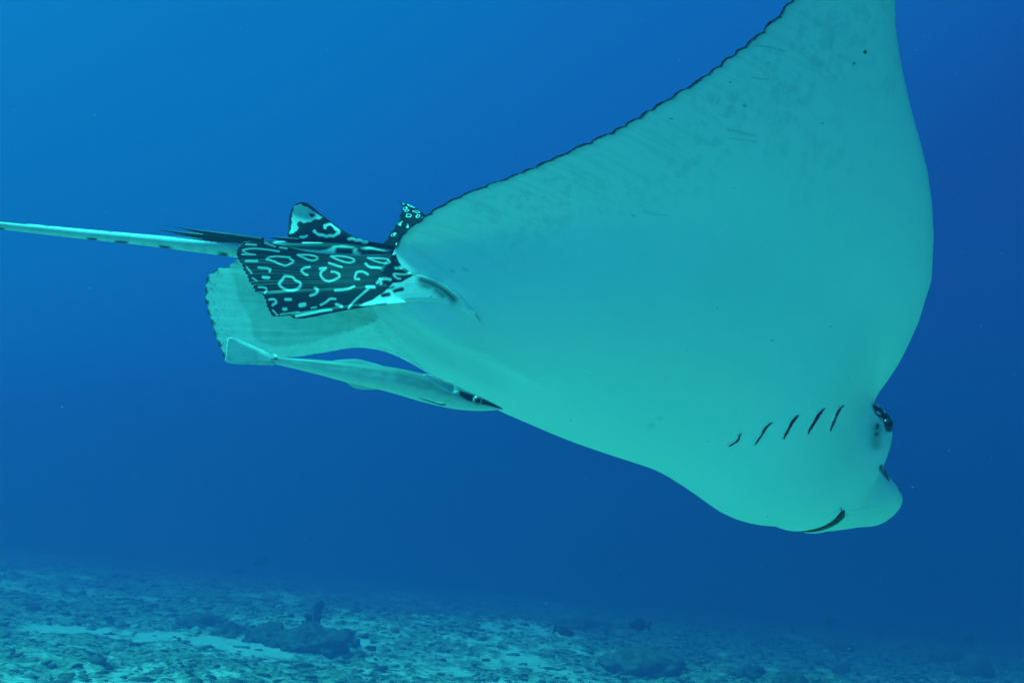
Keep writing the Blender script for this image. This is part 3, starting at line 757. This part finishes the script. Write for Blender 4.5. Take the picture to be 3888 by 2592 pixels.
# ------------------------------------------------------------------ remora
REM = [(2190,728,1.5),(2140,717,20),(2050,699,44),(1950,676,64),(1850,646,82),(1750,614,92),(1640,583,95),(1500,545,90),(1380,518,84),(1250,497,78),(1080,467,67),(960,446,54),(850,428,45),(700,406,31),(620,392,26),(550,384,24),(470,372,14)]
rp = np.array(REM, float); rpx = np.column_stack([c3(rp[:, :2]), rp[:, 2] * .55272])
rs = resample(smooth_poly(rpx, 2), 220)
R_D = np.interp(rs[:, 0], [900, 1500, 1910], [2.14, 2.12, 2.135])
remora = empty("remora", tuple(to_world(at(1500, 1450, 2.12))))
tag(remora, "slender pale grey remora with dark eye stripe hanging under the ray's belly", "fish")
def remora_attrs(P, a):
    q = (proj(P.reshape(-1, 3)) - (700, 1150)) / .55272
    up = np.repeat(np.sin(a)[None], len(P), 0).ravel()
    n = fbm(q[:, 0] / 60 + 100, q[:, 1] / 25 + 100, 3)
    shade = sstep(-.25, .65, up + (n - .5) * .25)
    st = sstep(6, -6, poly_sd(q, [(1885,600),(1950,618),(2010,640),(2070,664),(2120,690),(2190,722),(2195,732),(2130,714),(2080,700),(2000,688),(1930,662),(1892,632)]))
    return {"grey": shade, "stripe": st}
RM = Mat("remora_skin", rough=.38, spec=.45)
rc = RM.mix(RM.attr("grey"), (.64, .66, .62), (.15, .18, .18))
rc = RM.mix(RM.math('MULTIPLY', RM.rng(RM.noise(70, 4), .4, .7), .12), rc, (.12, .14, .14))
rc = RM.mix(RM.attr("stripe"), rc, (.008, .012, .018))
RM.bump(RM.noise(220, 3), .05, .002)
rz = rs[:, 2] / FOC * 2.12
rem_body, _ = tube("body", at_grid(rs[:, :2], R_D), np.maximum(rz * .78, .0006), np.maximum(rz, .0006), 64, RM.col(rc), remora, remora_attrs)
def fan_fin(name, base, out, depth, thick0, mat, parent, nrays=14, n=60, m=30, bow=0., white=.9):
    B = resample(c3(base), n); T = resample(smooth_poly(c3(out), 2), n)
    b = np.linspace(0, 1, m)[None, :, None]
    px = (1 - b) * B[:, None] + b * T[:, None]; bb = np.repeat(b[..., 0], n, 0); aa = np.repeat(np.linspace(0, 1, n)[:, None], m, 1)
    rib = np.sin(aa * nrays * 2 * np.pi)
    d = np.interp(px[..., 0], [900, 1500, 1910], [2.14, 2.12, 2.135]) + depth + bow * np.sin(np.pi * bb * .5) + .0004 * rib * bb
    return slab(name, at_grid(px, d), thick0 * (1 - bb) + .0008, mat, parent, {"pattern": np.clip(white + .10 * rib * bb - .15 * (1 - bb), 0, 1), "rib": .5 + .5 * rib})
rfin_m = fin_material("remora_fin", .12, .05, white=(.68, .72, .69), dark=(.16, .20, .20), rough=.4)
cf = fan_fin("caudal_fin", [(640,372),(610,385),(600,398),(630,416)], [(560,352),(500,330),(440,300),(395,262),(345,240),(310,236),(295,244),(290,310),(284,370),(277,398),(300,412),(360,420),(450,420),(540,415)], 0, .012, rfin_m, remora, 22, 90, 40, white=1.0)
fan_fin("dorsal_fin", [(1380,450),(1200,425),(1000,415)], [(1370,434),(1300,412),(1200,386),(1150,384),(1050,392),(1000,398)], 0, .006, rfin_m, remora, 18, white=.5)
fan_fin("anal_fin", [(1360,575),(1230,548),(1100,515)], [(1345,592),(1290,596),(1200,594),(1150,576),(1105,540)], 0, .006, rfin_m, remora, 18, white=.75)
fan_fin("pectoral_fin", [(1885,612),(1870,590),(1845,568)], [(1850,625),(1770,592),(1700,545),(1652,508),(1636,490),(1665,486),(1730,502),(1800,540)], -.045, .004, rfin_m, remora, 10, bow=-.012, white=.8)
fan_fin("pelvic_fin", [(1795,694),(1790,702)], [(1760,692),(1690,672),(1588,640),(1600,650),(1690,682),(1760,704)], -.030, .003, rfin_m, remora, 8, bow=-.01, white=.4)
def ball(name, px, py, d, r, mat, parent):
    bm = bmesh.new(); bmesh.ops.create_uvsphere(bm, u_segments=24, v_segments=16, radius=r)
    bmesh.ops.scale(bm, vec=(1, .55, 1), verts=bm.verts)
    me = bpy.data.meshes.new(name); bm.to_mesh(me); bm.free()
    for p in me.polygons: p.use_smooth = True
    me.transform(Matrix.Translation(to_world(at(px, py, d)))); me.materials.append(mat)
    return link(name, me, parent)
iris_m = Mat("remora_iris", rough=.2, spec=.5).col((.20, .24, .22))
ex, ey = c3([(2013, 668)])[0]
e1 = ball("eye", ex, ey, 2.112, .0095, iris_m, remora)
ball("pupil", ex + 1, ey, 2.1075, .0056, EYE_M, e1)

# ------------------------------------------------------------------ seabed life
from mathutils import noise as mnoise
def lump_mesh(name, seed, sub=4, rough=.35, flat=.75):
    rng = np.random.default_rng(seed)
    bm = bmesh.new(); bmesh.ops.create_icosphere(bm, subdivisions=sub, radius=1)
    ph = rng.random((7, 4)) * 6.3; fr = rng.normal(0, 1, (7, 3)) * np.array([1.2, 1.6, 2.2, 3, 4.2, 6, 8])[:, None]
    am = np.array([.30, .28, .22, .18, .14, .10, .08]) * rough
    off = Vector((rng.random(3) * 50).tolist())
    for v in bm.verts:
        c = np.array(v.co); k = 1 + sum(am[i] * math.sin(fr[i] @ c + ph[i, 0]) for i in range(7))
        vv = Vector(c.tolist()); nz = mnoise.noise
        k += rough * (.42 * nz(vv * 2.1 + off) + .30 * nz(vv * 4.5 + off) + .20 * nz(vv * 9.5 + off))
        c = c * k; c[2] = c[2] * flat if c[2] > 0 else c[2] * .35
        v.co = c
    me = bpy.data.meshes.new(name); bm.to_mesh(me); bm.free()
    me.polygons.foreach_set("use_smooth", [True] * len(me.polygons))
    return me
def reef_mat(name, dark, light, scale):
    M = Mat(name, rough=.9, spec=.1)
    c = M.mix(M.rng(M.noise(scale, 5, .65), .35, .68), dark, light)
    M.bump(M.noise(scale * 2.2, 5, .7), .9, .05)
    return M.col(c)
M_ROCK = reef_mat("algae_rock", (.035, .052, .036), (.17, .20, .13), 4)
M_CORAL = reef_mat("coral_skin", (.05, .07, .05), (.20, .22, .14), 5)
M_SPONGE = reef_mat("sponge_skin", (.014, .022, .022), (.045, .055, .05), 6)
M_FISH = Mat("reef_fish_skin", rough=.5, spec=.3).col((.012, .020, .026))

def px_size(t, px): return px / FOC * t
def lump(name, label, cat, px, py, wpx, hpx, seed, mat, group=None, rough=.35, rz=0.):
    """A rock or coral head whose foot is at a photograph pixel."""
    p, t = ground_hit(px, py)
    o = link(name, lump_mesh(name, seed, rough=rough))
    w = px_size(t, wpx) / 2; h = px_size(t, hpx) * .85
    o.location = (p[0], p[1] + w * .5, p[2] - .06 * h); o.scale = (w, w * .9, h / .78); o.rotation_euler = (0, 0, rz)
    o.data.materials.append(mat)
    tag(o, label, cat, group or {"coral_rock": "dark rocks on the seabed", "coral_mound": "coral mounds on the seabed", "brain_coral": "round coral heads on the right slope"}[name])
    return o
lump("coral_rock", "dark rounded reef rock at the end of the bright sand tongue", "rock", 868, 2412, 160, 60, 1, M_ROCK, rough=.6)
lump("coral_rock", "long low dark reef rock between the sand tongue and the upright sponge", "rock", 1000, 2432, 170, 58, 2, M_ROCK, rough=.7)
lump("coral_rock", "broad lumpy dark reef rock carrying the upright sponge", "rock", 1185, 2474, 215, 80, 3, M_ROCK, rough=.85)
lump("coral_rock", "dark reef rock on the far side of the sand tongue", "rock", 735, 2380, 230, 58, 4, M_ROCK, rough=.5)
lump("coral_rock", "small flat dark rock to the right of the upright sponge", "rock", 1325, 2446, 90, 30, 5, M_ROCK)
lump("coral_rock", "shadowed rock with a white sand drift on its right, far left of the seabed", "rock", 118, 2318, 60, 40, 6, M_ROCK)
lump("coral_mound", "big algae covered mound right of a white sand pocket below the dark oval fish", "coral", 2440, 2560, 330, 80, 7, M_CORAL, rough=.5)
lump("coral_mound", "low dark mound on the ridge above the middle of the seabed", "coral", 2200, 2388, 240, 50, 8, M_ROCK, rough=.5)
lump("coral_mound", "dark dome shaped coral cut by the bottom edge of the picture", "coral", 3005, 2640, 165, 104, 9, M_ROCK, rough=.3)
lump("brain_coral", "pale round brain coral head far right on the slope", "coral", 3598, 2508, 130, 70, 10, M_CORAL, rough=.15)
lump("brain_coral", "round coral head nearest the lower right corner", "coral", 3716, 2556, 136, 62, 11, M_CORAL, rough=.18)
lump("coral_rock", "hazy dark rock on the right slope crest", "rock", 3210, 2470, 90, 36, 12, M_ROCK)
lump("coral_rock", "flat dark rock low on the slope below the hazy crest rock", "rock", 3200, 2556, 70, 40, 13, M_ROCK)
lump("coral_rock", "small dark rock left of the coral dome at the bottom edge", "rock", 2850, 2565, 110, 50, 14, M_ROCK, rough=.5)

def sponge():
    """Upright finger sponge standing on its rock."""
    base, t = ground_hit(1178, 2440)
    k = px_size(t, 1)
    root = empty("finger_sponge", tuple(base))
    tag(root, "upright dark finger sponge standing on the broad lumpy rock", "sponge")
    for dx, top, wd, tw in ((8, 112, 17, 6), (-14, 62, 13, -5)):
        n, s = 26, 20
        h = np.linspace(0, 1, n); a = np.linspace(0, 2 * np.pi, s, endpoint=False)
        r = k * wd * np.where(h < .9, .85 + .25 * h, 1.08 * np.sqrt(np.clip((1 - h) / .1, 0, 1))) * (1 + .08 * np.sin(h * 17))
        C = np.stack([base[0] + k * (dx + tw * h ** 2 * 3), np.full(n, base[1] + .25 * K), base[2] + .02 * K + k * (30 + top * h)], -1)
        V = C[:, None] + np.stack([np.cos(a)[None] * r[:, None], np.sin(a)[None] * r[:, None], 0 * a[None] * r[:, None]], -1)
        idx = np.arange(n * s).reshape(n, s); nx = np.roll(idx, -1, 1)
        F = np.stack([idx[:-1], nx[:-1], nx[1:], idx[1:]], -1).reshape(-1, 4).tolist() + [idx[0].tolist(), idx[-1].tolist()]
        mesh_from("finger", V.reshape(-1, 3), F, M_SPONGE, root, recalc=True)
sponge()

def reef_fish(label, px, py, dist, L, deep, yaw=0., tilt=0.):
    """Small dark fish: body with tapered tail root, tail, back and belly fins."""
    p = to_world(at(px, py, dist)); root = empty("reef_fish", tuple(p)); tag(root, label, "fish", "small reef fish near the seabed")
    n, s = 28, 20
    x = np.linspace(-.5, .42, n)
    prof = np.interp(x, [-.5, -.47, -.38, -.2, 0, .2, .34, .42], [.02, .14, .30, .47, .5, .34, .13, .09]) * deep
    a = np.linspace(0, 2 * np.pi, s, endpoint=False)
    V = np.stack([np.repeat(x[:, None], s, 1), np.cos(a)[None] * prof[:, None] * .38, np.sin(a)[None] * prof[:, None]], -1) * L
    c, sn = math.cos(tilt), math.sin(tilt); cy_, sy_ = math.cos(yaw), math.sin(yaw)
    def place(v):
        v = np.asarray(v, float); v = np.stack([v[..., 0] * c - v[..., 2] * sn, v[..., 1], v[..., 0] * sn + v[..., 2] * c], -1)
        return np.stack([v[..., 0] * cy_ - v[..., 1] * sy_, v[..., 0] * sy_ + v[..., 1] * cy_, v[..., 2]], -1) + p
    idx = np.arange(n * s).reshape(n, s); nx = np.roll(idx, -1, 1)
    F = np.stack([idx[:-1], nx[:-1], nx[1:], idx[1:]], -1).reshape(-1, 4).tolist() + [idx[0].tolist(), idx[-1].tolist()]
    mesh_from("body", place(V).reshape(-1, 3), F, M_FISH, root, recalc=True)
    def plate(name, pts):
        pts = np.array(pts, float) * L; k = len(pts); t = .006 * L
        v = np.concatenate([np.stack([pts[:, 0], np.full(k, -t), pts[:, 1]], -1), np.stack([pts[:, 0], np.full(k, t), pts[:, 1]], -1)])
        f = [list(range(k))[::-1], list(range(k, 2 * k))] + [[i, (i + 1) % k, k + (i + 1) % k, k + i] for i in range(k)]
        mesh_from(name, place(v), f, M_FISH, root, smooth=False, recalc=True)
    plate("tail_fin", [(.38, .05 * deep), (.50, .17), (.60, .22), (.55, 0), (.60, -.22), (.50, -.17), (.38, -.05 * deep)])
    plate("dorsal_fin", [(-.22, .42 * deep), (-.12, .62 * deep), (.12, .60 * deep), (.32, .34 * deep), (.30, .12 * deep)])
    plate("anal_fin", [(0, -.44 * deep), (.10, -.62 * deep), (.30, -.40 * deep), (.30, -.12 * deep)])
    return root
def fish_at(label, px, py, lenpx, dist, deep, yaw=0., tilt=0.):
    dist = dist * K
    reef_fish(label, px, py, dist, px_size(dist, lenpx) / 1.05, deep, yaw, tilt)
fish_at("dark oval reef fish just above the seabed right of centre", 2424, 2371, 86, 11.5, .48, tilt=rad(-9))
fish_at("slim dark reef fish left of the dark oval fish, near the sand", 2146, 2398, 84, 11., .34, math.pi, tilt=rad(14))
fish_at("faint small reef fish left of the pair over the hazy left seabed", 905, 2164, 50, 19., .46)
fish_at("upper of two faint reef fish over the hazy left seabed", 986, 2134, 58, 19., .50, tilt=rad(22))
fish_at("faint round reef fish hovering over the right slope", 3152, 2358, 44, 18., .75)
fish_at("faint thin reef fish swimming steeply upwards over the right slope", 3010, 2386, 42, 18., .30, tilt=rad(115))
fish_at("faint dark reef fish above the coral heads on the right", 3686, 2432, 48, 17., .5)

# rubble and algae tufts nobody could count
def scatter_rubble():
    base = []
    for sd in range(6):
        me = lump_mesh("tmp", 50 + sd, sub=1, rough=.6, flat=.9)
        v = np.array([x.co[:] for x in me.vertices]); f = np.array([p.vertices[:] for p in me.polygons]); base.append((v, f)); bpy.data.meshes.remove(me)
    N = 22000
    ang = RNG.uniform(-rad(31), rad(31), N); r = np.sqrt(RNG.uniform(3.0 ** 2, 34 ** 2, N))
    r = (3.0 + (r - 3.0) * RNG.random(N) ** .35) * K
    x = np.sin(ang) * r; y = np.cos(ang) * r
    sm = sand_mask(x, y); keep = RNG.random(N) < (1.02 - .88 * sm)
    x, y, r = x[keep], y[keep], r[keep]; z = ground(x, y)
    size = np.minimum(np.exp(RNG.normal(math.log(.016), .62, len(x))), .045) * K * (1 + r / K / 22)
    V = []; F = []; T = []; off = 0
    for i in range(len(x)):
        v, f = base[i % 6]; a = RNG.random() * 6.28; s = size[i]
        ca, sa = math.cos(a), math.sin(a); st = .7 + RNG.random() * .8
        w = v * np.array([s * st, s, s * (.35 + .5 * RNG.random())])
        w = np.stack([w[:, 0] * ca - w[:, 1] * sa, w[:, 0] * sa + w[:, 1] * ca, w[:, 2]], -1) + (x[i], y[i], z[i] - .15 * s)
        V.append(w); F.append(f + off); off += len(v); T.append(np.full(len(v), RNG.random()))
    M = Mat("rubble", rough=.95, spec=.05)
    c = M.mix(M.attr("tone"), (.03, .042, .025), (.24, .25, .16))
    c = M.mix(M.math('GREATER_THAN', M.attr("tone"), .93), c, (.5, .5, .42))
    o = mesh_from("rubble", np.concatenate(V), np.concatenate(F), M.col(c), attrs={"tone": np.concatenate(T)})
    tag(o, "dark algae covered coral rubble strewn over the pale sand", "rubble", kind="stuff")
scatter_rubble()

# specks drifting in the water
def specks():
    N = 480
    V = []; F = []; off = 0
    oct_v = np.array([(1, 0, 0), (-1, 0, 0), (0, 1, 0), (0, -1, 0), (0, 0, 1), (0, 0, -1)], float)
    oct_f = np.array([(0, 2, 4), (2, 1, 4), (1, 3, 4), (3, 0, 4), (2, 0, 5), (1, 2, 5), (3, 1, 5), (0, 3, 5)])
    for i in range(N):
        d = RNG.uniform(.7, 4.5); p = to_world(np.array([RNG.uniform(-.5, .5) * d, d, RNG.uniform(-.30, .36) * d]))
        s = abs(RNG.normal(0, .00032)) * d ** .6 + .00014
        st = 1 + 3 * RNG.random() ** 4; a = RNG.normal(.3, .5)
        v = oct_v * s * (st, 1, 1); v = np.stack([v[:, 0] * math.cos(a) - v[:, 2] * math.sin(a), v[:, 1], v[:, 0] * math.sin(a) + v[:, 2] * math.cos(a)], -1)
        V.append(v + p); F.append(oct_f + off); off += 6
    M = Mat("marine_snow", rough=.8, spec=.2)
    o = mesh_from("drifting_specks", np.concatenate(V), np.concatenate(F), M.col((.22, .26, .27)))
    tag(o, "tiny pale specks drifting in the open water", "specks", kind="stuff")
specks()

# ------------------------------------------------------------------ the water itself
def make_haze():
    x0, x1, y0, y1, z0, z1 = -125, 125, -60, 160, -62, 3.45
    v = [(x, y, z) for x in (x0, x1) for y in (y0, y1) for z in (z0, z1)]
    f = [(0, 1, 3, 2), (4, 6, 7, 5), (0, 4, 5, 1), (2, 3, 7, 6), (0, 2, 6, 4), (1, 5, 7, 3)]
    m = bpy.data.materials.new("sea_water"); m.use_nodes = True
    t = m.node_tree; t.nodes.clear()
    o = t.nodes.new("ShaderNodeOutputMaterial"); p = t.nodes.new("ShaderNodeVolumePrincipled")
    p.inputs["Color"].default_value = (0.16, 0.186, 0.515, 1)
    p.inputs["Absorption Color"].default_value = (0.0, 0.0, 0.0, 1)
    p.inputs["Density"].default_value = 0.068
    p.inputs["Anisotropy"].default_value = 0.62
    t.links.new(p.outputs[0], o.inputs["Volume"])
    h = mesh_from("haze", v, [list(q) for q in f], m, smooth=False, recalc=True)
    tag(h, "blue hazy sea water filling the whole scene", "water", kind="stuff")
    return h
make_haze()
